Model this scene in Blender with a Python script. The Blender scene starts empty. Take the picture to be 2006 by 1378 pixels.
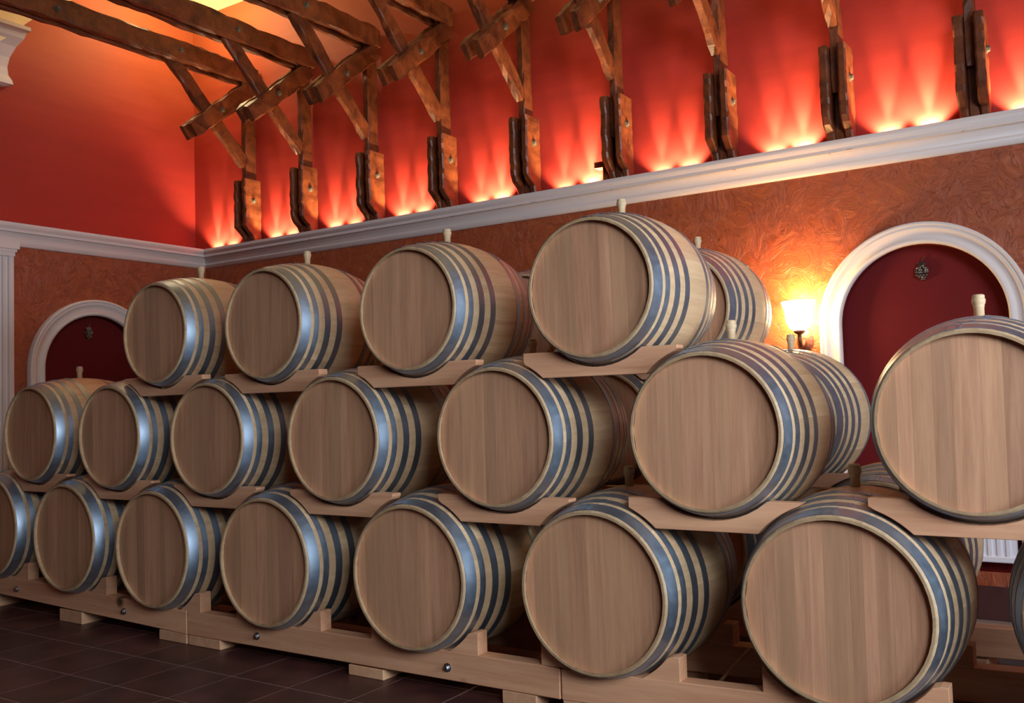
import bpy, bmesh, math, random
from mathutils import Vector, Matrix
C = bpy.context.scene.collection
S = bpy.context.scene
PI = math.pi
FZ = 1.165            # camera height above the floor; heights below are measured from the lens and lifted by FZ

# ------------------------------------------------------------------ camera
def make_camera():
    yaw, pitch, roll = -0.58042, 0.05049, -0.03007
    f = Vector((math.sin(yaw)*math.cos(pitch), math.cos(yaw)*math.cos(pitch), math.sin(pitch)))
    r0 = Vector((math.cos(yaw), -math.sin(yaw), 0)); u0 = r0.cross(f)
    r = math.cos(roll)*r0 + math.sin(roll)*u0
    u = -math.sin(roll)*r0 + math.cos(roll)*u0
    cam = bpy.data.cameras.new('camera'); o = bpy.data.objects.new('camera', cam); C.objects.link(o)
    m = Matrix.Identity(4)
    for i, v in enumerate((r, u, -f)):
        m[0][i], m[1][i], m[2][i] = v
    m[2][3] = FZ
    o.matrix_world = m
    cam.sensor_width = 36; cam.lens = 1819.127/2006*36; cam.clip_start = 0.05
    S.camera = o
make_camera()

# ------------------------------------------------------------------ world, daylight, exposure
W = bpy.data.worlds.new('world'); S.world = W; W.use_nodes = True
W.node_tree.nodes['Background'].inputs[0].default_value = (0.62, 0.78, 1.0, 1)
W.node_tree.nodes['Background'].inputs[1].default_value = 0.35

def area(name, loc, look, sx, sy, power, col):
    l = bpy.data.lights.new(name, 'AREA'); l.shape = 'RECTANGLE'; l.size = sx; l.size_y = sy
    l.energy = power; l.color = col
    l.spread = math.radians(100)
    o = bpy.data.objects.new(name, l); C.objects.link(o); o.location = loc
    o.rotation_euler = Vector(look).to_track_quat('-Z', 'Y').to_euler()
    return o
# daylight standing in the two window openings of the right wall
area('window_daylight', (2.96, 1.75, FZ+0.5), (-1, 0.25, 0), 1.5, 1.4, 60, (0.74, 0.86, 1.0))
area('window_daylight', (2.96, -1.0, FZ+2.1), (-0.62, 0.78, -0.42), 2.2, 2.1, 93, (0.86, 0.92, 1.0))

S.view_settings.view_transform = 'Standard'; S.view_settings.look = 'None'
S.view_settings.gamma = 1; S.view_settings.use_curve_mapping = False
S.view_settings.exposure = 0.0
S.cycles.use_denoising = True

# ------------------------------------------------------------------ helpers
def mesh(name, V, F, mat=None, smooth=False):
    me = bpy.data.meshes.new(name); me.from_pydata([tuple(v) for v in V], [], F); me.update()
    bm = bmesh.new(); bm.from_mesh(me); bmesh.ops.recalc_face_normals(bm, faces=bm.faces); bm.to_mesh(me); bm.free()
    if smooth: me.polygons.foreach_set('use_smooth', [True]*len(me.polygons))
    if mat: me.materials.append(mat)
    return me
def obj(name, me, parent=None, loc=(0,0,0), rot=(0,0,0)):
    o = bpy.data.objects.new(name, me); C.objects.link(o); o.location = loc; o.rotation_euler = rot
    if parent: o.parent = parent
    return o
def tag(o, label, cat, group=None):
    o['label'] = label; o['category'] = cat
    if group: o['group'] = group
    return o
def thing(name, label, cat, loc, group=None):
    o = bpy.data.objects.new(name, None); C.objects.link(o); o.location = loc; o.empty_display_size = 0.1
    return tag(o, label, cat, group)
def structure(o):
    o['kind'] = 'structure'; return o
def boxVF(x0, x1, y0, y1, z0, z1):
    V = [(x0,y0,z0),(x1,y0,z0),(x1,y1,z0),(x0,y1,z0),(x0,y0,z1),(x1,y0,z1),(x1,y1,z1),(x0,y1,z1)]
    F = [(0,3,2,1),(4,5,6,7),(0,1,5,4),(1,2,6,5),(2,3,7,6),(3,0,4,7)]
    return V, F
def box(name, b, mat, bevel=0.0):
    V, F = boxVF(*b); me = mesh(name, V, F, mat)
    if bevel: bev(me, bevel)
    return me
def bev(me, w, seg=1):
    bm = bmesh.new(); bm.from_mesh(me)
    bmesh.ops.bevel(bm, geom=[e for e in bm.edges if e.is_manifold and e.calc_face_angle(0) > 0.5], offset=w, segments=seg, affect='EDGES', profile=0.5)
    bm.to_mesh(me); bm.free()
def join(parts):
    V, F = [], []
    for v, f in parts:
        n = len(V); V += list(v); F += [tuple(i+n for i in q) for q in f]
    return V, F
def lathe(prof, n=16):
    V, F = [], []
    for r, z in prof:
        V += [(r*math.cos(2*PI*k/n), r*math.sin(2*PI*k/n), z) for k in range(n)]
    for i in range(len(prof)-1):
        for k in range(n):
            F.append((i*n+k, i*n+(k+1) % n, (i+1)*n+(k+1) % n, (i+1)*n+k))
    F.append(tuple(range(n))[::-1]); F.append(tuple((len(prof)-1)*n+k for k in range(n)))
    return V, F
def extrudeY(poly, y0, y1):                 # polygon in X, Z extruded along Y
    n = len(poly)
    V = [(x, y0, z) for x, z in poly] + [(x, y1, z) for x, z in poly]
    F = [tuple(range(n)), tuple(range(2*n-1, n-1, -1))] + [(i, (i+1) % n, n+(i+1) % n, n+i) for i in range(n)]
    return V, F
def xf(VF, fn):
    return [fn(Vector(v)) for v in VF[0]], VF[1]

# ------------------------------------------------------------------ materials
class NT:
    def __init__(s, name):
        s.m = bpy.data.materials.new(name); s.m.use_nodes = True; s.t = s.m.node_tree
        s.b = s.t.nodes['Principled BSDF']
    def n(s, kind, **kw):
        x = s.t.nodes.new(kind)
        for k, v in kw.items():
            if k.startswith('_'): x.inputs[k[1:].replace('_', ' ')].default_value = v
            else: setattr(x, k, v)
        return x
    def l(s, a, b): s.t.links.new(a, b)
    def ramp(s, fac, stops):
        r = s.n('ShaderNodeValToRGB'); e = r.color_ramp.elements
        while len(e) < len(stops): e.new(0.5)
        for i, (p, c) in enumerate(stops): e[i].position = p; e[i].color = (*c, 1)
        s.l(fac, r.inputs[0]); return r.outputs[0]
    def mix(s, fac, a, b, mode='MIX'):
        x = s.n('ShaderNodeMix', data_type='RGBA', blend_type=mode)
        for sock, v in ((x.inputs['Factor'], fac), (x.inputs['A'], a), (x.inputs['B'], b)):
            if isinstance(v, (int, float)): sock.default_value = v
            elif isinstance(v, tuple): sock.default_value = (*v, 1)
            else: s.l(v, sock)
        return x.outputs['Result']
    def math(s, op, a, b=0.5):
        x = s.n('ShaderNodeMath', operation=op)
        for i, v in enumerate((a, b)):
            if isinstance(v, (int, float)): x.inputs[i].default_value = v
            else: s.l(v, x.inputs[i])
        return x.outputs[0]
    def bump(s, h, strength, dist):
        b = s.n('ShaderNodeBump'); b.inputs['Strength'].default_value = strength; b.inputs['Distance'].default_value = dist
        s.l(h, b.inputs['Height']); s.l(b.outputs[0], s.b.inputs['Normal'])
def lin(r, g, b):
    return tuple(((c/255)/12.92 if c/255 <= 0.04045 else ((c/255+0.055)/1.055)**2.4) for c in (r, g, b))

def wood(name, dark, light, stretch, vary=0.25, rough=0.55, coarse=6.0, bump=0.15, knots=None, tint=None):
    t = NT(name); tc = t.n('ShaderNodeTexCoord'); oi = t.n('ShaderNodeObjectInfo')
    off = t.n('ShaderNodeVectorMath', operation='SCALE'); off.inputs[0].default_value = (13.1, 7.7, 17.3); t.l(oi.outputs['Random'], off.inputs['Scale'])
    add = t.n('ShaderNodeVectorMath', operation='ADD'); t.l(tc.outputs['Object'], add.inputs[0]); t.l(off.outputs[0], add.inputs[1])
    mp = t.n('ShaderNodeMapping'); mp.inputs['Scale'].default_value = stretch; t.l(add.outputs[0], mp.inputs[0])
    n1 = t.n('ShaderNodeTexNoise', _Scale=coarse, _Detail=5.0, _Roughness=0.6, _Distortion=0.6); t.l(mp.outputs[0], n1.inputs['Vector'])
    n2 = t.n('ShaderNodeTexNoise', _Scale=coarse*7, _Detail=3.0, _Roughness=0.65); t.l(mp.outputs[0], n2.inputs['Vector'])
    f = t.math('ADD', t.math('MULTIPLY', n1.outputs['Fac'], 0.72), t.math('MULTIPLY', n2.outputs['Fac'], 0.28))
    col = t.ramp(f, [(0.33, dark), (0.66, light)])
    if tint:                                 # pieces lean to a second tone, one by one
        col = t.mix(t.math('MULTIPLY', t.math('FRACT', t.math('MULTIPLY', oi.outputs['Random'], 7.31)), 0.55), col, t.mix(0.75, col, tint))
    hs = t.n('ShaderNodeHueSaturation')
    t.l(t.math('ADD', t.math('MULTIPLY', oi.outputs['Random'], vary), 1-vary/2), hs.inputs['Value'])
    t.l(col, hs.inputs['Color']); col = hs.outputs[0]
    if knots:
        v = t.n('ShaderNodeTexVoronoi', _Scale=knots); t.l(add.outputs[0], v.inputs['Vector'])
        k = t.ramp(v.outputs['Distance'], [(0.05, (1, 1, 1)), (0.11, (0, 0, 0))])
        col = t.mix(k, col, (0.10, 0.045, 0.02))
    t.l(col, t.b.inputs['Base Color']); t.b.inputs['Roughness'].default_value = rough
    if bump: t.bump(f, bump, 0.003)
    return t.m
M = {}
M['head'] = wood('oak_head_board', lin(163,117,89), lin(197,149,115), (34, 34, 1.6), 0.30, 0.6, 1.0, 0.05, tint=lin(172,136,100))
M['stave'] = wood('oak_stave', lin(184,152,116), lin(216,188,148), (26, 1.7, 26), 0.10, 0.5, 1.0, 0.05, tint=lin(196,156,118))
def weather(m):
    nt = m.node_tree; b = nt.nodes['Principled BSDF']; src = b.inputs['Base Color'].links[0].from_socket
    tc = nt.nodes.new('ShaderNodeTexCoord'); sx = nt.nodes.new('ShaderNodeSeparateXYZ'); nt.links.new(tc.outputs['Object'], sx.inputs[0])
    ab = nt.nodes.new('ShaderNodeMath'); ab.operation = 'ABSOLUTE'; nt.links.new(sx.outputs['Y'], ab.inputs[0])
    mr = nt.nodes.new('ShaderNodeMapRange'); mr.inputs['From Min'].default_value = 0.318; mr.inputs['From Max'].default_value = 0.343; nt.links.new(ab.outputs[0], mr.inputs['Value'])
    no = nt.nodes.new('ShaderNodeTexNoise'); no.inputs['Scale'].default_value = 22; no.inputs['Detail'].default_value = 4; nt.links.new(tc.outputs['Object'], no.inputs['Vector'])
    mu = nt.nodes.new('ShaderNodeMath'); mu.operation = 'MULTIPLY'; nt.links.new(mr.outputs[0], mu.inputs[0]); nt.links.new(no.outputs['Fac'], mu.inputs[1])
    mx = nt.nodes.new('ShaderNodeMix'); mx.data_type = 'RGBA'; nt.links.new(mu.outputs[0], mx.inputs['Factor']); nt.links.new(src, mx.inputs['A'])
    mx.inputs['B'].default_value = (*lin(112, 92, 66), 1); nt.links.new(mx.outputs['Result'], b.inputs['Base Color'])
weather(M['stave'])
M['bung'] = wood('pale_bung_wood', lin(176,150,116), lin(206,182,146), (20, 20, 4), 0.15, 0.55, 1.5, 0.05)
M['pine'] = wood('pine_plank', lin(190,136,102), lin(216,166,128), (1.3, 16, 22), 0.14, 0.6, 1.0, 0.05, knots=2.6)
M['pine_y'] = wood('pine_sleeper', lin(186,136,102), lin(208,164,126), (18, 1.3, 22), 0.14, 0.6, 1.0, 0.05)
M['beam'] = wood('hewn_stained_timber', lin(62,27,15), lin(128,66,34), (9, 9, 9), 0.12, 0.42, 0.9, 0.9)
def plaster():
    t = NT('trowelled_ochre_plaster'); tc = t.n('ShaderNodeTexCoord')
    n0 = t.n('ShaderNodeTexNoise', _Scale=4.5, _Detail=1.0); t.l(tc.outputs['Object'], n0.inputs['Vector'])
    dv = t.n('ShaderNodeVectorMath', operation='SCALE'); t.l(n0.outputs['Color'], dv.inputs[0]); dv.inputs['Scale'].default_value = 0.35
    ad = t.n('ShaderNodeVectorMath', operation='ADD'); t.l(tc.outputs['Object'], ad.inputs[0]); t.l(dv.outputs[0], ad.inputs[1])
    w = t.n('ShaderNodeTexNoise', _Scale=11.0, _Detail=7.0, _Roughness=0.68, _Distortion=1.3); t.l(ad.outputs[0], w.inputs['Vector'])
    w2 = t.n('ShaderNodeTexNoise', _Scale=2.2, _Detail=4.0); t.l(tc.outputs['Object'], w2.inputs['Vector'])
    c = t.ramp(w.outputs['Fac'], [(0.30, lin(138,64,34)), (0.52, lin(157,76,42)), (0.72, lin(182,98,54))])
    c = t.mix(t.ramp(w2.outputs['Fac'], [(0.35, (0, 0, 0)), (0.7, (0.6, 0.6, 0.6))]), c, lin(150,68,38))
    v = t.n('ShaderNodeTexNoise', _Scale=5.0, _Detail=2.0, _Roughness=0.5, _Distortion=3.5); t.l(ad.outputs[0], v.inputs['Vector'])
    rid = t.math('ABSOLUTE', t.math('SUBTRACT', v.outputs['Fac'], 0.5))
    cr = t.ramp(rid, [(0.0, (1, 1, 1)), (0.010, (0, 0, 0))])
    c = t.mix(t.math('MULTIPLY', cr, 0.5), c, lin(84,38,20))
    t.l(c, t.b.inputs['Base Color']); t.b.inputs['Roughness'].default_value = 0.48
    h = t.math('SUBTRACT', w.outputs['Fac'], t.math('MULTIPLY', cr, 0.25))
    t.bump(h, 0.8, 0.012); return t.m
def paint(name, c, rough=0.6, var=0.08, scale=1.5, stretch=(1, 1, 1)):
    t = NT(name); tc = t.n('ShaderNodeTexCoord'); mp = t.n('ShaderNodeMapping'); mp.inputs['Scale'].default_value = stretch
    t.l(tc.outputs['Object'], mp.inputs[0])
    n = t.n('ShaderNodeTexNoise', _Scale=scale, _Detail=5.0, _Roughness=0.6); t.l(mp.outputs[0], n.inputs['Vector'])
    t.l(t.mix(n.outputs['Fac'], tuple(x*(1-var) for x in c), tuple(min(1, x*(1+var)) for x in c)), t.b.inputs['Base Color'])
    t.b.inputs['Roughness'].default_value = rough
    t.bump(n.outputs['Fac'], 0.12, 0.004); return t.m
def metal(name, c, rough, var=0.12):
    t = NT(name); tc = t.n('ShaderNodeTexCoord')
    n = t.n('ShaderNodeTexNoise', _Scale=30.0, _Detail=4.0); t.l(tc.outputs['Object'], n.inputs['Vector'])
    t.l(t.mix(n.outputs['Fac'], tuple(x*(1-var) for x in c), tuple(min(1, x*(1+var)) for x in c)), t.b.inputs['Base Color'])
    t.b.inputs['Metallic'].default_value = 1
    t.l(t.math('ADD', t.math('MULTIPLY', n.outputs['Fac'], 0.2), rough-0.1), t.b.inputs['Roughness'])
    return t.m
def glow(name, c, s):
    t = NT(name); t.b.inputs['Base Color'].default_value = (*c, 1)
    t.b.inputs['Emission Color'].default_value = (*c, 1); t.b.inputs['Emission Strength'].default_value = s; return t.m
M['plaster'] = plaster()
def red_by_height():
    """deep red that turns to terracotta towards the ceiling, the change varied by noise"""
    t = NT('brushed_red_wall'); tc = t.n('ShaderNodeTexCoord'); mp = t.n('ShaderNodeMapping'); mp.inputs['Scale'].default_value = (0.6, 0.6, 5)
    t.l(tc.outputs['Object'], mp.inputs[0])
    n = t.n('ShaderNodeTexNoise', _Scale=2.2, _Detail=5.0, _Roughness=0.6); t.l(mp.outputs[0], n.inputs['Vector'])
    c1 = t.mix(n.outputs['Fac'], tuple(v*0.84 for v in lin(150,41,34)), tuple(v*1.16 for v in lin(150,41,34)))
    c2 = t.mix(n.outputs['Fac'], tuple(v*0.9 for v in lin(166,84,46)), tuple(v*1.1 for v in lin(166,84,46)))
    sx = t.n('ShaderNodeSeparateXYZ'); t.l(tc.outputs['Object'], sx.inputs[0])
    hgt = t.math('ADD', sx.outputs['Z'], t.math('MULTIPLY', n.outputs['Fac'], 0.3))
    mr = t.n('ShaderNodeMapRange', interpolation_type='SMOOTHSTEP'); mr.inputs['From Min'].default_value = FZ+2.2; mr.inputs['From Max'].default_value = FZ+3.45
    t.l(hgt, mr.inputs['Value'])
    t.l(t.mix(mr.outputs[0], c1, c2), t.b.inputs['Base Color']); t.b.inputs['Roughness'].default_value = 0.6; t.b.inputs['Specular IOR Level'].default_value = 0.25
    t.bump(n.outputs['Fac'], 0.12, 0.004); return t.m
M['red'] = red_by_height()
M['nichered'] = paint('deep_red_niche', lin(96,23,25), 0.6, 0.06)
M['nichered'].node_tree.nodes['Principled BSDF'].inputs['Specular IOR Level'].default_value = 0.12
M['white'] = paint('white_plaster', lin(212,200,195), 0.5, 0.02)
M['cream'] = paint('cream_ceiling', lin(232,212,170), 0.7, 0.03)
M['hoop'] = metal('galvanised_hoop', (0.34, 0.42, 0.52), 0.48)
M['bolt'] = metal('steel_bolt', (0.40, 0.41, 0.43), 0.35)
M['dull'] = paint('dull_grey_iron', lin(84,74,62), 0.6, 0.3, 25)
M['iron'] = paint('brown_iron', lin(92,50,34), 0.45, 0.2, 20)
M['silver'] = metal('silvered_grapes', (0.36, 0.33, 0.29), 0.28, 0.5)
M['grout'] = paint('pale_grout', lin(150,126,116), 0.8, 0.1, 8)
M['radiator'] = paint('white_enamel', lin(224,220,226), 0.35, 0.01)
M['shade'] = glow('lit_glass_shade', (1.0, 0.70, 0.32), 100)
M['lens'] = glow('uplight_lens', (1.0, 0.66, 0.30), 25)
M['ceil_lamp'] = glow('lit_ceiling_globe', (1.0, 0.80, 0.46), 225)
def tilemat():
    t = NT('brown_floor_tile'); tc = t.n('ShaderNodeTexCoord'); oi = t.n('ShaderNodeObjectInfo')
    ad = t.n('ShaderNodeVectorMath', operation='ADD'); sc = t.n('ShaderNodeVectorMath', operation='SCALE')
    sc.inputs[0].default_value = (9, 5, 3); t.l(oi.outputs['Random'], sc.inputs['Scale'])
    t.l(tc.outputs['Object'], ad.inputs[0]); t.l(sc.outputs[0], ad.inputs[1])
    n = t.n('ShaderNodeTexNoise', _Scale=6.0, _Detail=6.0); t.l(ad.outputs[0], n.inputs['Vector'])
    c = t.ramp(n.outputs['Fac'], [(0.3, lin(56,31,29)), (0.7, lin(88,50,45))])
    h = t.n('ShaderNodeHueSaturation'); t.l(c, h.inputs['Color']); t.l(t.math('ADD', t.math('MULTIPLY', oi.outputs['Random'], 0.25), 0.87), h.inputs['Value'])
    t.l(h.outputs[0], t.b.inputs['Base Color']); t.b.inputs['Roughness'].default_value = 0.42
    t.bump(n.outputs['Fac'], 0.1, 0.003); return t.m
M['tile'] = tilemat()

# ------------------------------------------------------------------ the setting
YU, YL, XL, XU = 5.20, 5.18, -6.503, -6.66       # upper / lower back wall, lower / upper left wall
XR, YF = 3.0, -3.5
ZC = FZ + 3.405
LEDGE, CTOP, CBOT = FZ+1.27, FZ+1.332, FZ+1.18
def arch_pts(cx, cz, r, zb, n=32):
    return [(cx-r, zb)] + [(cx-r*math.cos(PI*k/n), cz+r*math.sin(PI*k/n)) for k in range(n+1)] + [(cx+r, zb)]
def wall_with_niche(name, u0, u1, z0, z1, cu, cz, r, zb, depth, to3d, mat):
    bm = bmesh.new(); es = []
    def loop(pts):
        vs = [bm.verts.new(to3d(u, 0, z)) for u, z in pts]
        es.extend(bm.edges.new((vs[i], vs[(i+1) % len(vs)])) for i in range(len(vs)))
    loop([(u0, z0), (u1, z0), (u1, z1), (u0, z1)]); loop(arch_pts(cu, cz, r, zb))
    bmesh.ops.triangle_fill(bm, edges=es, use_beauty=True)
    me = bpy.data.meshes.new(name); bm.to_mesh(me); bm.free(); me.materials.append(mat)
    w = structure(obj(name, me))
    a = arch_pts(cu, cz, r, zb); n = len(a)
    V = [to3d(u, 0, z) for u, z in a] + [to3d(u, depth, z) for u, z in a]
    F = [(i, (i+1) % n, n+(i+1) % n, n+i) for i in range(n)] + [tuple(range(n, 2*n))]
    obj('niche', mesh('niche', V, F, M['nichered']), w)
    return w
NR = dict(cu=-0.852, cz=FZ+0.336, r=0.402, zb=FZ-0.93, depth=0.07)
NL = dict(cu=4.152, cz=FZ+0.312, r=0.41, zb=FZ-0.93, depth=0.07)
wb = wall_with_niche('wall_back', XL, XR, 0, LEDGE-0.02, to3d=lambda u, d, z: (u, YL+d, z), mat=M['plaster'], **NR)
wl = wall_with_niche('wall_left', YF, YL, 0, LEDGE-0.02, to3d=lambda u, d, z: (XL-d, u, z), mat=M['plaster'], **NL)
def quad(name, pts, mat, parent=None):
    return obj(name, mesh(name, pts, [tuple(range(len(pts)))], mat), parent)
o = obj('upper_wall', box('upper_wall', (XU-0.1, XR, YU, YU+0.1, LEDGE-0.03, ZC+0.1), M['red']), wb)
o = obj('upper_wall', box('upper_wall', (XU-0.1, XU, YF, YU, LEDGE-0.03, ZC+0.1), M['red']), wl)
def wall_window(name, horiz, const, a0, a1, opens):   # a plain wall with window openings
    parts = []; rects = []; b = a0
    for o0, o1, z0, z1 in opens:
        rects += [(b, o0, 0, ZC), (o0, o1, 0, z0), (o0, o1, z1, ZC)]; b = o1
    rects.append((b, a1, 0, ZC))
    for b0, b1, c0, c1 in rects:
        parts.append(boxVF(const, const+0.12, b0, b1, c0, c1) if not horiz else boxVF(b0, b1, const-0.12, const, c0, c1))
    return structure(obj(name, mesh(name, *join(parts), M['plaster'])))
wr = wall_window('wall_right', False, XR, YF, YU, [(-2.2, 0.2, FZ+1.0, FZ+3.2), (0.95, 2.55, FZ-0.25, FZ+1.25)])
wf = wall_window('wall_front', True, YF, XU, XR, [])
structure(obj('ceiling', box('ceiling', (XU-0.1, XR+0.12, YF-0.12, YU+0.1, ZC, ZC+0.1), M['cream'])))

# floor: a grout bed and separate tiles wherever the photo shows them
fl = structure(obj('floor', box('floor', (XU-0.1, XR, YF, YU, -0.12, -0.0012), M['grout'])))
TX, TY = 0.343, 0.33
tm = box('tile', (-TX/2+0.0025, TX/2-0.003, -TY/2+0.003, TY/2-0.003, -0.008, 0.0), M['tile'], 0.0008)
n_t = 0
for j in range(-3, 9):
    for i in range(-9, 13):
        x = -3.63+(i+0.5)*TX; y = 2.40+(j+0.5)*TY
        if x > 0.6 or y > 5.0 or x < -6.4: continue
        obj('tile', tm, fl, (x, y, 0)); n_t += 1
# everything in front of those is off camera: one plain tiled field
V, F = [], []
def field(x0, x1, y0, y1):
    parts = []
    nx, ny = max(1, round((x1-x0)/TX)), max(1, round((y1-y0)/TY))
    for i in range(nx):
        for j in range(ny):
            a, b = x0+i*TX, y0+j*TY
            parts.append(([(a+.0025,b+.0025,0),(a+TX-.0025,b+.0025,0),(a+TX-.0025,b+TY-.0025,0),(a+.0025,b+TY-.0025,0)], [(0,1,2,3)]))
    return parts
x_left = -3.63-9*TX; x_right = -3.63+12*TX
o = obj('tile_field', mesh('tile_field', *join(field(x_left, XR-0.3, 2.40-17*TY, 2.40-3*TY)+field(x_right, XR-0.3, 2.40-3*TY, 5.0)), M['tile']), fl)
o['kind'] = 'stuff'
structure(obj('baseboard_back', box('baseboard_back', (XL, XR, YL-0.015, YL, 0.0, 0.165), M['tile'], 0.003)))

# cornice: one moulded run along the left and the back wall, its top a shallow trough for the uplights
prof = [(0.10, CTOP), (0.10, CTOP-0.012)]
prof += [(0.10-0.068*(u*u*(3-2*u)), CTOP-0.012-0.092*u) for u in [k/10 for k in range(1, 11)]]
prof += [(0.032, CTOP-0.110)]
prof += [(0.032-0.032*(1-math.cos(PI/2*k/6)), CTOP-0.110-0.042*math.sin(PI/2*k/6)) for k in range(1, 7)]
def cornice(name, path):                    # path: function (offset) -> list of points
    V, F = [], []
    ring = [(0.085, CTOP)] + prof + [(-0.0, LEDGE), (0.08, LEDGE)]
    n = len(ring)
    for k in range(2):
        for d, z in ring: V.append((*path(d)[k], z))
    for i in range(n): F.append((i, (i+1) % n, n+(i+1) % n, n+i))
    F += [tuple(range(n)), tuple(range(n, 2*n))]
    me = mesh(name, V, F, M['white'])
    me.polygons.foreach_set('use_smooth', [3 <= i < 13 or 14 <= i < 20 for i in range(len(me.polygons))])
    return structure(obj(name, me))
cornice('trim_1', lambda d: [(XL+d, YL-d), (XR, YL-d)])
cornice('trim_2', lambda d: [(XL+d, YF), (XL+d, YL-d)])
structure(obj('trim_3', box('trim_3', (XU, XR, YL-0.02, YU+0.01, LEDGE-0.025, LEDGE), M['white'])))
structure(obj('trim_4', box('trim_4', (XU-0.01, XL+0.02, YF, YU, LEDGE-0.025, LEDGE), M['white'])))

# arch mouldings round the two niches
def arch_trim(name, cu, cz, r, ro, zb, to3d):
    w = ro-r
    pr = [(0, 0), (0, 0.030), (0.10, 0.038), (0.20, 0.036), (0.24, 0.028), (0.40, 0.024), (0.56, 0.030), (0.66, 0.042), (0.74, 0.046), (0.80, 0.040), (0.84, 0.050), (0.94, 0.052), (1.0, 0.044), (1.0, 0)]
    path = [(-1, 0, cz, zb)] + [(-math.cos(PI*k/48), math.sin(PI*k/48), cz, None) for k in range(49)] + [(1, 0, cz, zb)]
    V, F = [], []; n = len(pr)
    for dx, dz, c, zz in path:
        for a, d in pr:
            rr = r + a*w
            V.append(to3d(cu+dx*rr, -d, (zz if zz is not None else c+dz*rr)))
    for i in range(len(path)-1):
        for k in range(n-1): F.append((i*n+k, i*n+k+1, (i+1)*n+k+1, (i+1)*n+k))
    me = mesh(name, V, F, M['white'], True)
    return structure(obj(name, me))
arch_trim('trim_5', NR['cu'], NR['cz'], 0.402, 0.512, FZ-0.93, lambda u, d, z: (u, YL+d, z))
arch_trim('trim_6', NL['cu'], NL['cz'], 0.41, 0.528, FZ-0.93, lambda u, d, z: (XL-d, u, z))

# fluted pilaster at the left edge
pil = thing('fluted_pilaster', 'white fluted pilaster with a stepped capital on the left wall', 'pilaster', (XL, 3.34, 0))
def flute_poly():
    pts = [(0, -0.165), (0.05, -0.165)]; y = -0.150
    while y < 0.14:
        pts += [(0.05, y), (0.036, y+0.006), (0.030, y+0.015), (0.036, y+0.024), (0.05, y+0.030)]; y += 0.042
    return pts + [(0.05, 0.165), (0, 0.165)]
fp = flute_poly(); nf = len(fp); zt = FZ+1.10
V = [(x, y, 0.22) for x, y in fp]+[(x, y, zt) for x, y in fp]
obj('shaft', mesh('shaft', V, [tuple(range(nf)), tuple(range(2*nf-1, nf-1, -1))]+[(i, (i+1) % nf, nf+(i+1) % nf, nf+i) for i in range(nf)], M['white']), pil)
def slabs(lst): return join([boxVF(0, d, -h, h, a, b) for d, h, a, b in lst])
obj('capital', mesh('capital', *slabs([(0.055, 0.172, zt, zt+0.03), (0.062, 0.182, zt+0.03, zt+0.05), (0.075, 0.194, zt+0.05, CBOT+0.02)]), M['white']), pil)
obj('base', mesh('base', *slabs([(0.085, 0.205, 0, 0.12), (0.07, 0.19, 0.12, 0.18), (0.06, 0.175, 0.18, 0.22)]), M['white']), pil)

# moulded corbel high on the left wall and the cream arch rib that springs from it
cor = [(0.15, 2.795), (0.15, 2.768), (0.13, 2.758), (0.115, 2.71), (0.075, 2.65), (0.042, 2.57), (0.03, 2.50), (0.035, 2.44), (0.055, 2.40), (0.06, 2.372), (0.02, 2.36)]
V, F = [], []
for p, z in cor:
    V += [(XU, 2.6, FZ+z), (XU+0.02+p, 2.6, FZ+z), (XU+0.02+p, 3.52+p*0.9, FZ+z), (XU, 3.52+p*0.9, FZ+z)]
for i in range(len(cor)-1):
    for k in range(4): F.append((4*i+k, 4*i+(k+1) % 4, 4*i+4+(k+1) % 4, 4*i+4+k))
F += [(0, 1, 2, 3), tuple(4*(len(cor)-1)+k for k in range(4))]
structure(obj('trim_7', mesh('trim_7', V, F, M['white'])))
arc = [(3.40, 2.60), (3.52, 2.70), (3.66, 2.85), (3.82, 3.00), (3.99, 3.14), (4.2, 3.27), (4.45, 3.36), (4.7, 3.405)]
pl = [(y, FZ+z) for y, z in arc]+[(4.7, ZC+0.02), (2.6, ZC+0.02), (2.6, FZ+2.60)]
n = len(pl)
V = [(XU, y, z) for y, z in pl]+[(XU+0.12, y, z) for y, z in pl]
structure(obj('trim_8', mesh('trim_8', V, [tuple(range(n)), tuple(range(2*n-1, n-1, -1))]+[(i, (i+1) % n, n+(i+1) % n, n+i) for i in range(n)], M['cream'])))

# ------------------------------------------------------------------ roof trusses of hewn timber
rnd = random.Random(5)
def hewn(p0, p1, wx, h, seed, jit=0.006):
    """rough squared timber in a plane X = const: p0, p1 are (x, y, z), wx its width in X, h its depth in the plane"""
    r = random.Random(seed); p0, p1 = Vector(p0), Vector(p1); d = p1-p0; L = d.length; d.normalize()
    side = Vector((1, 0, 0)); up = side.cross(d).normalized()
    n = max(4, int(L/0.07)); V, F = [], []
    c = 0.22
    ring = [(-1, -1+c), (-1, 1-c), (-1+c, 1), (1-c, 1), (1, 1-c), (1, -1+c), (1-c, -1), (-1+c, -1)]
    m = len(ring); js = [[0, 0] for _ in ring]
    for i in range(n+1):
        p = p0+d*(L*i/n)
        for k, (a, b) in enumerate(ring):
            js[k] = [0.45*js[k][0]+r.uniform(-jit, jit), 0.45*js[k][1]+r.uniform(-jit, jit)*1.3]
            e = 0.9 if i in (0, n) else 1
            V.append(p+side*(a*wx/2*e+js[k][0]*0.7)+up*(b*h/2*e+js[k][1]))
    for i in range(n):
        for k in range(m): F.append((i*m+k, i*m+(k+1) % m, (i+1)*m+(k+1) % m, (i+1)*m+k))
    F += [tuple(range(m)), tuple(n*m+k for k in range(m))]
    return V, F
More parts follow.
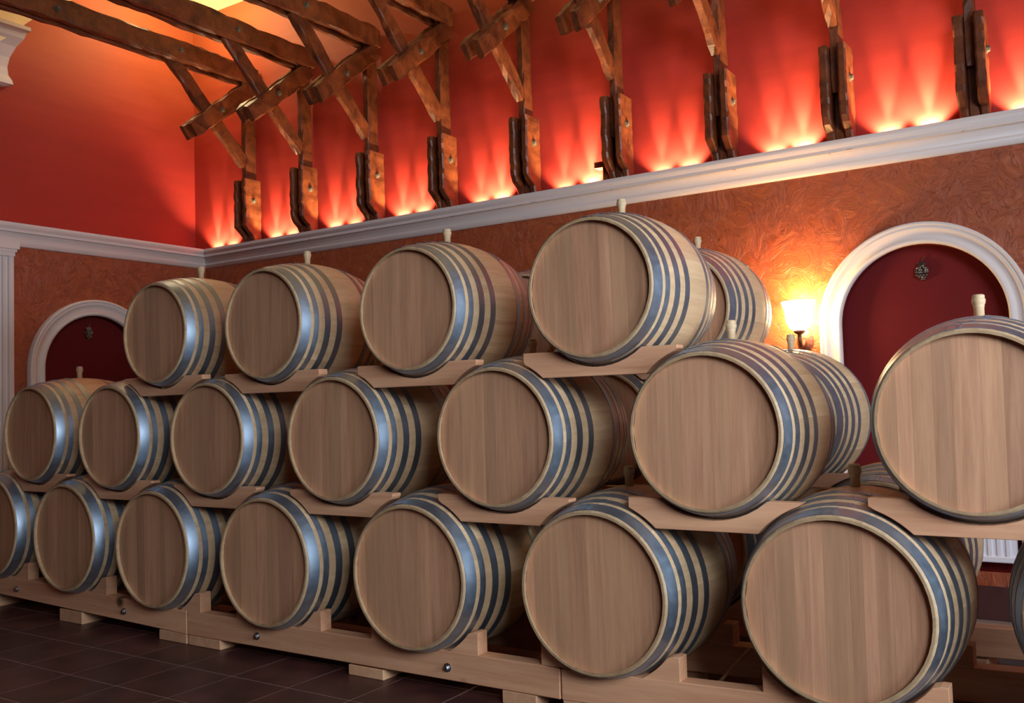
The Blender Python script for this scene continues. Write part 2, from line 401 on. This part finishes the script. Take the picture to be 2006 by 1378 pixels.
def curved_clamp(x, seed):
    """hewn side plank: straight, its foot swept back to the ledge"""
    r = random.Random(seed); V, F = [], []; n = 16
    for i in range(n+1):
        t = i/n; z = FZ+1.272+t*0.56
        s = min(1, max(0, (0.32-t)/0.18)); yf = 5.012+0.092*s*s*(3-2*s)+r.uniform(-.006, .006); yb = 5.175+r.uniform(-.003, .003)
        w = 0.0225+r.uniform(-.002, .002)
        for a, b in ((-w, yf+.008), (-w, yb), (w, yb), (w, yf+.008), (w*0.6, yf), (-w*0.6, yf)): V.append((x+a, b, z+r.uniform(-.003, .003)))
    for i in range(n):
        for k in range(6): F.append((i*6+k, i*6+(k+1) % 6, i*6+6+(k+1) % 6, i*6+6+k))
    F += [tuple(range(6)), tuple(n*6+k for k in range(6))]
    return V, F
YP = 5.12
TXS = [-5.871, -5.230, -4.545, -3.874, -3.195, -2.524, -1.854, -1.201, -0.547]
org = Vector((0, YP, LEDGE))
def tmesh(name, vf): return mesh(name, [Vector(v)-org for v in vf[0]], vf[1], M['beam'])
z = lambda v: FZ+v
variants = []
for q in range(3):
    s = 100*q
    variants.append([
        ('post', tmesh('post', hewn((0, YP, z(1.585)), (0, YP, z(2.74)), 0.05, 0.11, s+1, 0.004))),
        ('clamp', tmesh('clamp', curved_clamp(-0.0475, s+2))), ('clamp', tmesh('clamp', curved_clamp(0.0475, s+3))),
        ('packing_block', tmesh('packing_block', hewn((0, 5.14, z(1.272)), (0, 5.14, z(1.60)), 0.05, 0.06, s+9, 0.002))),
        ('brace', tmesh('brace', hewn((0, 5.075, z(1.965)), (0, 4.36, z(2.66)), 0.05, 0.11, s+4))),
        ('strut', tmesh('strut', hewn((-0.048, 5.13, z(2.60)), (-0.048, 4.53, z(2.115)), 0.042, 0.125, s+5))),
        ('strut', tmesh('strut', hewn((0.048, 5.13, z(2.60)), (0.048, 4.53, z(2.115)), 0.042, 0.125, s+6))),
        ('tie_beam', tmesh('tie_beam', hewn((-0.048, 5.175, z(2.70)), (-0.048, YF, z(2.67)), 0.042, 0.15, s+7))),
        ('tie_beam', tmesh('tie_beam', hewn((0.048, 5.175, z(2.70)), (0.048, YF, z(2.67)), 0.042, 0.15, s+8)))])
def boltVF(r=0.016):
    a = lathe([(r*1.5, 0), (r*1.5, 0.004), (r, 0.005), (r, 0.014), (r*0.7, 0.017)], 8)
    return a
bolt_x = mesh('bolt', *xf(boltVF(0.016), lambda v: Vector((v.z, v.x, v.y))), M['dull'])
bolt_y = mesh('bolt', *xf(boltVF(0.012), lambda v: Vector((v.x, -v.z, v.y))), M['bolt'])
ordinal = ['leftmost', 'second', 'third', 'fourth', 'fifth', 'sixth', 'seventh', 'eighth', 'ninth']
tl = ['dark hewn timber truss closest to the left wall, long beam across the gable',
      'dark hewn timber truss second from the corner, above the tallest group of left uplights',
      'dark hewn timber truss third from the left corner of the red wall', 'dark hewn timber truss fourth from the left corner of the red wall',
      'dark hewn timber truss fifth from the left corner, paired strut ends at top edge',
      'dark hewn timber truss sixth from the left corner, a small bracket beside it',
      'dark hewn timber truss third from the right end of the red wall', 'dark hewn timber truss second from the right end of the red wall',
      'dark hewn timber truss furthest right, its bare post rising out of paired clamps']
for i, x in enumerate(TXS):
    t = thing('roof_truss', tl[i], 'roof truss', (x, YP, LEDGE), 'timber trusses along the red wall')
    made = {}
    for nm, me in variants[(i*2) % 3]:
        made.setdefault(nm, []).append(obj(nm, me, t))
    obj('bolt', bolt_x, made['clamp'][1], (0.069, 5.10-YP, FZ+1.66-LEDGE))
    obj('bolt', bolt_x, made['strut'][1], (0.069, 4.80-YP, FZ+2.335-LEDGE))
    obj('bolt', bolt_x, made['tie_beam'][1], (0.069, 4.42-YP, FZ+2.70-LEDGE))
    obj('bolt', bolt_x, made['tie_beam'][1], (0.069, 3.45-YP, FZ+2.69-LEDGE))
tag(obj('timber_bracket', mesh('timber_bracket', *join([hewn((-2.655, 5.15, FZ+1.44), (-2.585, 5.15, FZ+1.45), 0.05, 0.03, 71, .002) if False else boxVF(-2.70, -2.60, 5.12, 5.19, FZ+1.425, FZ+1.462), boxVF(-2.64, -2.60, 5.12, 5.19, LEDGE, FZ+1.425)]), M['beam'])),
    'small dark bracket on the cornice beside the sixth truss', 'bracket')

# ------------------------------------------------------------------ uplights in the cornice trough
UP = [(-6.361, 1), (-6.174, 0.75), (-5.651, 1), (-5.464, 0.85), (-4.997, 1), (-4.796, 0.7), (-4.32, 0.9), (-4.135, 0.85), (-3.624, 0.7), (-3.451, 1.35), (-2.96, 0.75), (-2.758, 1.7), (-2.274, 0.75), (-2.093, 0.9), (-1.577, 0.85), (-1.417, 1.45), (-0.969, 1.15), (-0.769, 1.7), (-0.338, 1.2)]
hous = mesh('housing', *lathe([(0.016, 0), (0.020, 0.004), (0.022, 0.028), (0.020, 0.028), (0.016, 0.022)], 12), M['bolt'])
lensm = mesh('lens', *lathe([(0.0155, 0.020), (0.0155, 0.0235)], 12), M['lens'])
nth = ['first', 'second', 'third', 'fourth', 'fifth', 'sixth', 'seventh', 'eighth', 'ninth', 'tenth', 'eleventh', 'twelfth', 'thirteenth', 'fourteenth', 'fifteenth', 'sixteenth', 'seventeenth', 'eighteenth', 'nineteenth']
for i, (x, p) in enumerate(UP):
    t = thing('uplight', 'small uplight on the cornice ledge, %s from the left corner' % nth[i], 'uplight', (x, 5.158, LEDGE), 'uplights along the cornice')
    obj('housing', hous, t); obj('lens', lensm, t)
    for nm, sz, bl, e, rot in (('uplight_beam', 27, 1.0, 112*p, 5), ('uplight_spread', 108, 0.6, 42*p, 8)):
        l = bpy.data.lights.new(nm, 'SPOT'); l.energy = e; l.color = (1.0, 0.77, 0.42); l.spot_size = math.radians(sz); l.spot_blend = bl; l.shadow_soft_size = 0.012
        lo = bpy.data.objects.new(nm, l); C.objects.link(lo); lo.parent = t; lo.location = (0, 0, 0.03)
        lo.rotation_euler = Vector((0, math.tan(math.radians(rot)), 1)).to_track_quat('-Z', 'Y').to_euler()

# ceiling globes above the trusses (above the frame) that warm the upper walls
for i, (x, y) in enumerate(((-6.0, 4.62),)):
    g = thing('ceiling_globe', ('warm glass ceiling globe above the trusses near the left corner', 'warm glass ceiling globe above the trusses near the middle of the room')[i], 'ceiling lamp', (x, y, ZC))
    obj('stem', mesh('stem', *lathe([(0.012, -0.035), (0.012, -0.01), (0.05, -0.008), (0.05, 0)], 12), M['iron']), g)
    bm = bmesh.new(); bmesh.ops.create_uvsphere(bm, u_segments=16, v_segments=10, radius=0.065)
    me = bpy.data.meshes.new('globe'); bm.to_mesh(me); bm.free(); me.materials.append(M['ceil_lamp'])
    obj('globe', me, g, (0, 0, -0.092))

# ------------------------------------------------------------------ wall sconce
sc = thing('wall_sconce', 'glowing wall sconce with a flared glass shade beside the right arch', 'wall lamp', (-1.455, YL, FZ+0.27))
obj('backplate', mesh('backplate', *xf(lathe([(0.04, 0), (0.045, 0.006), (0.03, 0.016), (0.012, 0.02)], 14), lambda v: Vector((v.x, -v.z, v.y*1.4))), M['iron']), sc)
def tube(pts, r, n=8):
    V, F = [], []
    for i, p in enumerate(pts):
        p = Vector(p); a = Vector(pts[max(0, i-1)]); b = Vector(pts[min(len(pts)-1, i+1)]); d = (b-a).normalized()
        u = d.orthogonal().normalized() if abs(d.x) > 0.9 else Vector((1, 0, 0)); w = d.cross(u).normalized(); u = w.cross(d)
        for k in range(n): V.append(p+u*(r*math.cos(2*PI*k/n))+w*(r*math.sin(2*PI*k/n)))
    for i in range(len(pts)-1):
        for k in range(n): F.append((i*n+k, i*n+(k+1) % n, (i+1)*n+(k+1) % n, (i+1)*n+k))
    F += [tuple(range(n)), tuple((len(pts)-1)*n+k for k in range(n))]
    return V, F
obj('arm', mesh('arm', *tube([(0, -0.015, 0), (0, -0.05, -0.03), (0, -0.085, -0.03), (0, -0.105, 0.0), (0, -0.105, 0.035)], 0.011), M['iron'], True), sc)
obj('cup', mesh('cup', *xf(lathe([(0.012, 0), (0.03, 0.012), (0.034, 0.035), (0.028, 0.035)], 14), lambda v: v+Vector((0, -0.105, 0.03))), M['iron'], True), sc)
V, F = [], []; nn = 24; sp = [(0.028, -0.01), (0.052, 0.01), (0.068, 0.045), (0.072, 0.085), (0.076, 0.115), (0.088, 0.15)]
for j, (r, h) in enumerate(sp):
    for k in range(nn):
        a = 2*PI*k/nn; w = 1+(0.07*math.cos(6*a) if j >= 4 else 0)
        V.append((r*w*math.cos(a), -0.105+r*w*math.sin(a), 0.06+h))
for j in range(len(sp)-1):
    for k in range(nn): F.append((j*nn+k, j*nn+(k+1) % nn, (j+1)*nn+(k+1) % nn, (j+1)*nn+k))
obj('glass_shade', mesh('glass_shade', V, F, M['shade'], True), sc)

# grape ornaments hung in the niches
def grapes(name, label, loc, rz):
    t = thing(name, label, 'ornament', loc); t.rotation_euler = (0, 0, rz)
    bm = bmesh.new(); r = random.Random(9)
    for zz, cnt in ((0.030, 2), (0.020, 4), (0.008, 5), (-0.004, 5), (-0.016, 4), (-0.028, 3), (-0.038, 2)):
        for k in range(cnt):
            mt = Matrix.Translation(((k-(cnt-1)/2)*0.0145+r.uniform(-.003, .003), -0.012+r.uniform(-.007, .004), zz+r.uniform(-.003, .003)))
            bmesh.ops.create_icosphere(bm, subdivisions=1, radius=0.0085, matrix=mt)
    me = bpy.data.meshes.new('grape_cluster'); bm.to_mesh(me); bm.free(); me.materials.append(M['silver'])
    obj('grape_cluster', me, t)
    lf = [(0, .0), (.012, .012), (.03, .008), (.026, .024), (.034, .036), (.016, .034), (0, .05), (-.016, .034), (-.034, .036), (-.026, .024), (-.03, .008), (-.012, .012)]
    obj('vine_leaf', mesh('vine_leaf', *extrudeY([(a*0.7, b*0.6+.026) for a, b in lf], -0.014, -0.006), M['silver']), t)
    obj('stalk', mesh('stalk', *tube([(0, -.006, .04), (.002, -.010, .062), (.008, -.01, .078)], 0.0035, 6), M['silver']), t)
grapes('grape_ornament', 'silvery grape cluster hung in the arched niche at the right', (-0.85, YL+0.07, FZ+0.60), 0)
grapes('grape_ornament', 'silvery grape cluster hung in the arched niche on the left wall', (XL-0.07, 4.135, FZ+0.59), PI/2)

# radiator low in the right niche
rad = thing('radiator', 'white panel radiator low behind the right barrels', 'radiator', (-0.84, YL-0.02, FZ-0.87))
pts = []; x = -0.36
while x < 0.355:
    pts += [(x, 0), (x+0.005, 0.009), (x+0.021, 0.009), (x+0.026, 0)]; x += 0.04
pp = [(a, -0.05-b) for a, b in pts]; pp = [(-0.37, -0.05)]+pp+[(0.37, -0.05), (0.37, 0.0), (-0.37, 0.0)]; nf = len(pp)
V = [(a, b, 0.03) for a, b in pp]+[(a, b, 0.30) for a, b in pp]
obj('panel', mesh('panel', V, [tuple(range(nf)), tuple(range(2*nf-1, nf-1, -1))]+[(i, (i+1) % nf, nf+(i+1) % nf, nf+i) for i in range(nf)], M['radiator']), rad)
obj('frame_rail', box('frame_rail', (-0.38, 0.38, -0.064, 0.0, 0, 0.03), M['radiator'], 0.004), rad)
obj('frame_rail', box('frame_rail', (-0.38, 0.38, -0.064, 0.0, 0.30, 0.33), M['radiator'], 0.004), rad)

# ------------------------------------------------------------------ oak barrels (unit barrel: head radius .29)
R0, L0, NS = 0.29, 0.685, 26
def rad_at(t): return R0*(1+0.2*(1-(2*t-1)**2))
RB = R0*1.2; CH = 0.0125; RC = 0.022
def stave_mesh():
    V, F = [], []; half = PI/NS-math.radians(0.02)
    ts = [0, 0.010, 0.05, 0.11, 0.18, 0.26, 0.35, 0.44, 0.5, 0.56, 0.65, 0.74, 0.82, 0.89, 0.95, 0.990, 1]
    cols = (-1, 0, 1)
    def P(r, a, t): return (r*math.sin(a), (t-0.5)*L0, r*math.cos(a))
    for i, t in enumerate(ts):
        r = rad_at(t)-(0.004 if i in (0, len(ts)-1) else 0)
        for c in cols: V.append(P(r, c*half, t))
    n = len(ts)
    for i in range(n-1):
        for c in range(2): F.append((i*3+c, i*3+c+1, (i+1)*3+c+1, (i+1)*3+c))
    for e, t1 in ((0, 0.045), (n-1, 0.955)):          # chime end and the inner lip above the head
        b = len(V)
        t0 = ts[e]
        for t in (t0, t1):
            for c in cols: V.append(P(rad_at(t)-CH, c*half, t))
        for c in range(2):
            F.append((e*3+c, e*3+c+1, b+c+1, b+c)); F.append((b+c, b+c+1, b+3+c+1, b+3+c))
    me = mesh('stave', V, F, M['stave'])
    me.polygons.foreach_set('use_smooth', [i < 2*(n-1) for i in range(len(me.polygons))])
    return me
STAVE = stave_mesh()
def board_meshes(seed):
    r = random.Random(seed); rh = R0-CH+0.006; ws = []
    while sum(ws) < 2*rh: ws.append(r.choice((0.042, 0.05, 0.058, 0.066, 0.075, 0.085)))
    k = 2*rh/sum(ws); xs = [-rh]
    for w in ws: xs.append(xs[-1]+w*k)
    out = []
    for a, b in zip(xs, xs[1:]):
        a2, b2 = a+0.00015, b-0.00015; m = 5
        top = [(a2+(b2-a2)*i/m, math.sqrt(max(1e-8, rh*rh-(a2+(b2-a2)*i/m)**2))) for i in range(m+1)]
        poly = top+[(x, -zz) for x, zz in reversed(top)]
        yf = -L0/2+RC
        V, F = extrudeY(poly, yf, yf+0.014)
        out.append(mesh('head_board', V, F, M['head']))
    return out
BOARDS = [board_meshes(s) for s in (3, 8, 14, 21, 30)]
def hoop_mesh(t0, t1, lap):
    n = 72; V, F = [], []
    th = 0.0013; off = 0.0003
    for k in range(n):                         # outer band on its own vertices, so that it shades as a flat strap
        a = 2*PI*k/n
        for t in (t0, t1):
            r = rad_at(t)+off+th; V.append((r*math.sin(a), (t-0.5)*L0, r*math.cos(a)))
    for k in range(n): F.append((2*k, 2*k+1, 2*((k+1) % n)+1, 2*((k+1) % n)))
    for t in (t0, t1):                         # the two thin edges
        b = len(V)
        for k in range(n):
            a = 2*PI*k/n
            for e in (off, off+th):
                r = rad_at(t)+e; V.append((r*math.sin(a), (t-0.5)*L0, r*math.cos(a)))
        for k in range(n): F.append((b+2*k, b+2*k+1, b+2*((k+1) % n)+1, b+2*((k+1) % n)))
    b = len(V); m = 5; a0 = lap; da = 0.20
    for k in range(m+1):                       # overlapping end of the strap
        a = a0+da*k/m
        for t, e in ((t0, 0.0012), (t0, 0.0030), (t1, 0.0030), (t1, 0.0012)):
            r = rad_at(t)+e; V.append((r*math.sin(a), (t-0.5)*L0, r*math.cos(a)))
    for k in range(m):
        for q in range(3): F.append((b+4*k+q, b+4*k+q+1, b+4*k+4+q+1, b+4*k+4+q))
    F += [(b, b+1, b+2, b+3), (b+4*m, b+4*m+1, b+4*m+2, b+4*m+3)]
    hs = len(F)
    for a in (a0+0.045, a0+0.155):             # rivets
        for tt in ((t0*0.75+t1*0.25, t0*0.25+t1*0.75) if t1-t0 > 0.06 else ((t0+t1)/2,)):
            r = rad_at(tt)+0.0028; c = Vector((r*math.sin(a), (tt-0.5)*L0, r*math.cos(a))); nrm = Vector((math.sin(a), 0, math.cos(a))); tg = Vector((math.cos(a), 0, -math.sin(a))); yy = Vector((0, 1, 0))
            b2 = len(V)
            for k in range(6): V.append(c+tg*(0.0045*math.cos(k*PI/3))+yy*(0.0045*math.sin(k*PI/3)))
            V.append(c+nrm*0.003)
            for k in range(6): F.append((b2+k, b2+(k+1) % 6, b2+6))
    me = mesh('hoop', V, F, M['hoop'])
    me.polygons.foreach_set('use_smooth', [i < n for i in range(len(me.polygons))])
    return me
HT = [(0.013, 0.085), (0.112, 0.152), (0.203, 0.253), (0.312, 0.364)]
HT += [(1-b, 1-a) for a, b in HT]
HOOPS = [hoop_mesh(a, b, -0.25+0.11*i) for i, (a, b) in enumerate(HT)]
BUNG = mesh('bung', *lathe([(0.0165, -0.02), (0.0165, 0.030), (0.0180, 0.033), (0.0180, 0.036), (0.0172, 0.038), (0.0205, 0.044), (0.0222, 0.053), (0.0212, 0.061), (0.0185, 0.0635), (0.0200, 0.067), (0.0190, 0.073), (0.0140, 0.076)], 18), M['bung'], True)
BACK = mesh('back_head', *extrudeY([((R0-CH+0.006)*math.cos(2*PI*k/40), (R0-CH+0.006)*math.sin(2*PI*k/40)) for k in range(40)], L0/2-RC-0.014, L0/2-RC), M['head'])
bi = 0
def barrel(X, yfront, zc, R, label, group):
    global bi
    s = R/R0
    t = thing('oak_barrel', label, 'barrel', (X, yfront+L0*s/2, FZ+zc-RB*s), group); t.scale = (s, s, s)
    r = random.Random(bi*17+3); rot0 = r.uniform(0, 0.24)
    for k in range(NS): obj('stave', STAVE, t, (0, 0, RB), (0, rot0+2*PI*k/NS, 0))
    tilt = r.uniform(-0.02, 0.02)
    for me in BOARDS[bi % 5]: obj('head_board', me, t, (0, 0, RB), (0, tilt+(PI if (bi//5) % 2 else 0), 0))
    ho = r.uniform(-0.25, 0.2)
    for me in HOOPS: obj('hoop', me, t, (0, 0, RB), (0, ho, 0))
    obj('back_head', BACK, t, (0, 0, RB)); obj('bung', BUNG, t, (0, 0, RB+rad_at(0.5)))
    bi += 1
    return t
sag = lambda x: 0.00647*((x+3.00458)**2-1.5)
XB = [0.024, -0.771, -1.613, -2.457, -3.305, -4.121, -4.891, -5.65]
XM = [-0.367, -1.178, -2.029, -2.878, -3.711, -4.499, -5.256]
XT = [-1.592, -2.443, -3.303, -4.101]
ZB, ZM, ZT = -0.70133, -0.14294, 0.38813
RRB, RRM, RRT = 0.29, 0.26749, 0.25396
YB, YM = 2.916, 2.935
def names(n, row):
    w = []
    for i in range(n):
        k = n-1-i
        w.append(['leftmost', 'second from left', 'third from left', 'fourth from left', 'fifth from left', 'sixth from left', 'seventh from left', 'rightmost'][k] if not (k == n-1) else 'rightmost')
    return w
NB, NM, NTT = names(8, 'b'), names(7, 'm'), names(4, 't')
for i, x in enumerate(XB): barrel(x, YB, ZB+sag(x), RRB, 'pale oak barrel in the front bottom row, %s, on the pine rack' % NB[i], 'barrels of the front bottom row')
for i, x in enumerate(XM): barrel(x, YM, ZM+sag(x), RRM, 'pale oak barrel in the front middle row, %s, on a pine saddle' % NM[i], 'barrels of the front middle row')
for i, x in enumerate(XT): barrel(x, YM, ZT+sag(x), RRT, 'pale oak barrel in the front top row, %s, on a pine saddle' % NTT[i], 'barrels of the front top row')
Y2 = 4.03; DX2 = -0.11
bk = [('B', 1, 'rear oak barrel whose hoops show low beside the white radiator'),
      ('B', 2, 'rear oak barrel in the dark gap left of the big right barrel'),
      ('M', 1, 'rear oak barrel in the middle row below the wall sconce, bung before the lamp'),
      ('M', 2, 'rear oak barrel in the middle row under the rear top barrel'),
      ('T', 0, 'rear oak barrel in the top row beside the wall sconce'), ('T', 1, 'rear oak barrel in the top row glimpsed between the two right top barrels')]
back_pos = []
for r_, i, lab in bk:
    x = {'B': XB, 'M': XM, 'T': XT}[r_][i]; zc = {'B': ZB, 'M': ZM, 'T': ZT}[r_]+sag(x); R = {'B': RRB, 'M': RRM, 'T': RRT}[r_]
    barrel(x+DX2, Y2-(0.05 if r_ == 'T' else 0), zc, R, lab, 'barrels of the rear rows'); back_pos.append((r_, i, x+DX2, zc, R))

# ------------------------------------------------------------------ pine saddles between the rows
def arcpts(cx, cz, r, x0, x1, low, n=12):
    return [(x0+(x1-x0)*k/n, cz+(-1 if low else 1)*math.sqrt(max(0, r*r-(x0+(x1-x0)*k/n-cx)**2))) for k in range(n+1)]
def saddle(X, y0, y1, ztop, zbot, up, lows, half, label, group):
    """pine block in the X-Z plane: cupped on top for the barrel above, its ends cut to the barrels below"""
    cx, cz, r = up
    hw = math.sqrt(max(0, r*r-(ztop-cz)**2)); hw = min(hw, half-0.04)
    poly = [(X-half, ztop)]+[(x, zz) for x, zz in arcpts(cx, cz, r, cx-hw, cx+hw, True)]+[(X+half, ztop)]
    right = [(X+half, zbot)]; left = [(X-half, zbot)]
    for lx, lz, lr in lows:
        sgn = 1 if lx > X else -1
        pts = []
        for k in range(9):
            zz = ztop-0.012+(zbot-ztop+0.012)*k/8
            dx = math.sqrt(max(0, lr*lr-(zz-lz)**2)) if abs(zz-lz) < lr else 0
            e = lx-sgn*dx if dx else X+sgn*half
            e = min(e, X+half) if sgn > 0 else max(e, X-half)
            pts.append((e, zz))
        if sgn > 0: right = pts
        else: left = pts
    poly = poly+right+list(reversed(left))
    b = Vector((X, (y0+y1)/2, FZ+zbot))
    V, F = extrudeY([(x-X, zz-zbot) for x, zz in poly], y0-(y0+y1)/2, y1-(y0+y1)/2)
    me = mesh('pine_saddle', V, F, M['pine']); bev(me, 0.0015)
    return tag(obj('pine_saddle', me, None, b), label, 'saddle', group)
def rr(R, yin): return (rad_at(yin/(L0*R/R0)))*R/R0+0.003
def row_saddles(xs, zc, R, lower, lz, LR, ytop, nm, rowname, ztop, zbot, half, which, y0, y1, ylow, text):
    for i in which:
        x = xs[i]; g = sag(x); yy0, yy1 = y0, y1
        yin = max(rr(R, yy1-ytop), rr(R, yy0-ytop))
        up = (x, zc+g, yin)
        lows = [(lx, lz+sag(lx), max(rr(LR, yy1-ylow), rr(LR, yy0-ylow))+0.001) for lx in lower if abs(lx-x) < 0.62]
        saddle(x, yy0, yy1, ztop+g, zbot+g, up, lows, half, text(i), rowname)
row_saddles(XM, ZM, RRM, XB, ZB, RRB, YM, NM, 'pine saddles under the middle row', -0.373, -0.478, 0.305, range(7), 2.982, 3.035, YB,
            lambda i: 'pale pine saddle under the %s barrel of the front middle row' % NM[i])
row_saddles(XT, ZT, RRT, XM, ZM, RRM, YM, NTT, 'pine saddles under the top row', 0.166, 0.070, 0.315, range(4), 2.985, 3.038, YM,
            lambda i: 'pale pine saddle under the %s barrel of the front top row' % NTT[i])
row_saddles(XM, ZM, RRM, XB, ZB, RRB, YM, NM, 'rear pine saddles under the middle row', -0.373, -0.478, 0.305, (0, 1, 2), 3.455, 3.508, YB,
            lambda i: 'back pine saddle under the %s barrel of the front middle row' % NM[i])
XB2, XM2, XT2 = [x+DX2 for x in XB], [x+DX2 for x in XM], [x+DX2 for x in XT]
row_saddles(XM2, ZM, RRM, XB2, ZB, RRB, Y2, NM, 'saddles of the rear rows', -0.373, -0.478, 0.305, (1, 2), Y2+0.05, Y2+0.10, Y2,
            lambda i: 'pine saddle under the rear middle barrel behind the %s front one' % NM[i])
row_saddles(XT2, ZT, RRT, XM2, ZM, RRM, Y2-0.05, NTT, 'saddles of the rear rows', 0.166, 0.070, 0.315, (0, 1), Y2+0.05, Y2+0.10, Y2,
            lambda i: ('pine saddle under the rear top barrel beside the wall sconce', 'pine saddle under the rear top barrel, between the right top barrels')[i])

# ------------------------------------------------------------------ base racks: rails on sleepers with shaped chocks
def rack(x0, x1, ys, yoff, bx, sleepers, bolts, label, xs=0.0):
    g = lambda x: sag(x-xs)
    xm = (x0+x1)/2; t = thing('barrel_rack', label, 'rack', (xm, yoff, 0), 'pine barrel racks')
    zt_, zb_ = -0.997, -1.112
    rails = []
    for ya, yb in ys:
        V, F = boxVF(x0-xm, x1-xm, ya-yoff, yb-yoff, 0, 1)
        V = [(x, y, FZ+(zt_ if q else zb_)+g(x+xm)) for x, y, q in V]
        me = mesh('rail', V, F, M['pine']); bev(me, 0.003); rails.append(obj('rail', me, t))
        for x in bx:
            yin = rr(RRB, max(0.0, min(yb-yoff, L0-(ya-yoff))) if ya-yoff < 0.3 else L0-(ya-yoff))
            yin = max(rr(RRB, ya-yoff), rr(RRB, yb-yoff))
            cz = ZB+g(x)
            for a, b in ((-0.255, -0.11), (0.118, 0.300)):
                ctop = -0.905+g(x); zb2 = zt_+g(x+(a+b)/2)
                inner = []
                for k in range(9):
                    dx = a+(b-a)*k/8; zz = cz-math.sqrt(max(0, yin*yin-dx*dx))
                    inner.append((x+dx-xm, FZ+min(ctop, zz)))
                poly = inner+[(x+b-xm, FZ+zb2), (x+a-xm, FZ+zb2)]
                me = mesh('chock', *extrudeY(poly, ya-yoff+0.002, yb-yoff-0.004), M['pine']); bev(me, 0.0015)
                obj('chock', me, t)
    for a, b in sleepers:
        zz = FZ+zb_+g((a+b)/2)
        me = box('sleeper', (a-xm, b-xm, ys[0][0]-yoff+0.003, max(ys[-1][1]-yoff-0.003, 0.4), 0, zz), M['pine_y'], 0.003)
        obj('sleeper', me, t)
    for x in bolts: obj('bolt', bolt_y, rails[0], (x-xm, ys[0][0]-yoff, FZ-1.056+g(x)))
    return t
YS = [(2.982, 3.052), (3.500, 3.580)]
rack(-1.783, 0.50, YS, YB, XB[0:3], [(-1.78, -1.45), (-0.62, -0.40), (0.22, 0.45)], [-0.62], 'pine rack under the three right barrels of the front bottom row')
rack(-3.919, -1.789, YS, YB, XB[3:5], [(-3.915, -3.68), (-2.848, -2.65), (-2.05, -1.895)], [-2.306, -3.413], 'pine rack under the two middle barrels of the front bottom row, two steel bolts')
rack(-6.02, -3.925, YS, YB, XB[5:8], [(-4.147, -3.93), (-5.035, -4.82), (-5.98, -5.75)], [-4.431, -5.465], 'pine rack at the dark left end of the front bottom row')
rack(-1.9, 0.40, [(Y2+0.06, Y2+0.13)], Y2, XB2[1:3], [(-1.85, -1.6), (-0.7, -0.5), (0.1, 0.3)], [], 'rear pine rack behind the right bottom barrels', DX2)

# thin stick left behind the front rail
tag(obj('wooden_stick', mesh('wooden_stick', *tube([(-1.325, 3.20, FZ-1.11), (-1.24, 3.40, FZ-0.985), (-1.225, 3.435, FZ-0.965)], 0.006, 8), M['pine_y'])),
    'thin wooden stick leaning behind the rail beside the big right barrel', 'stick')
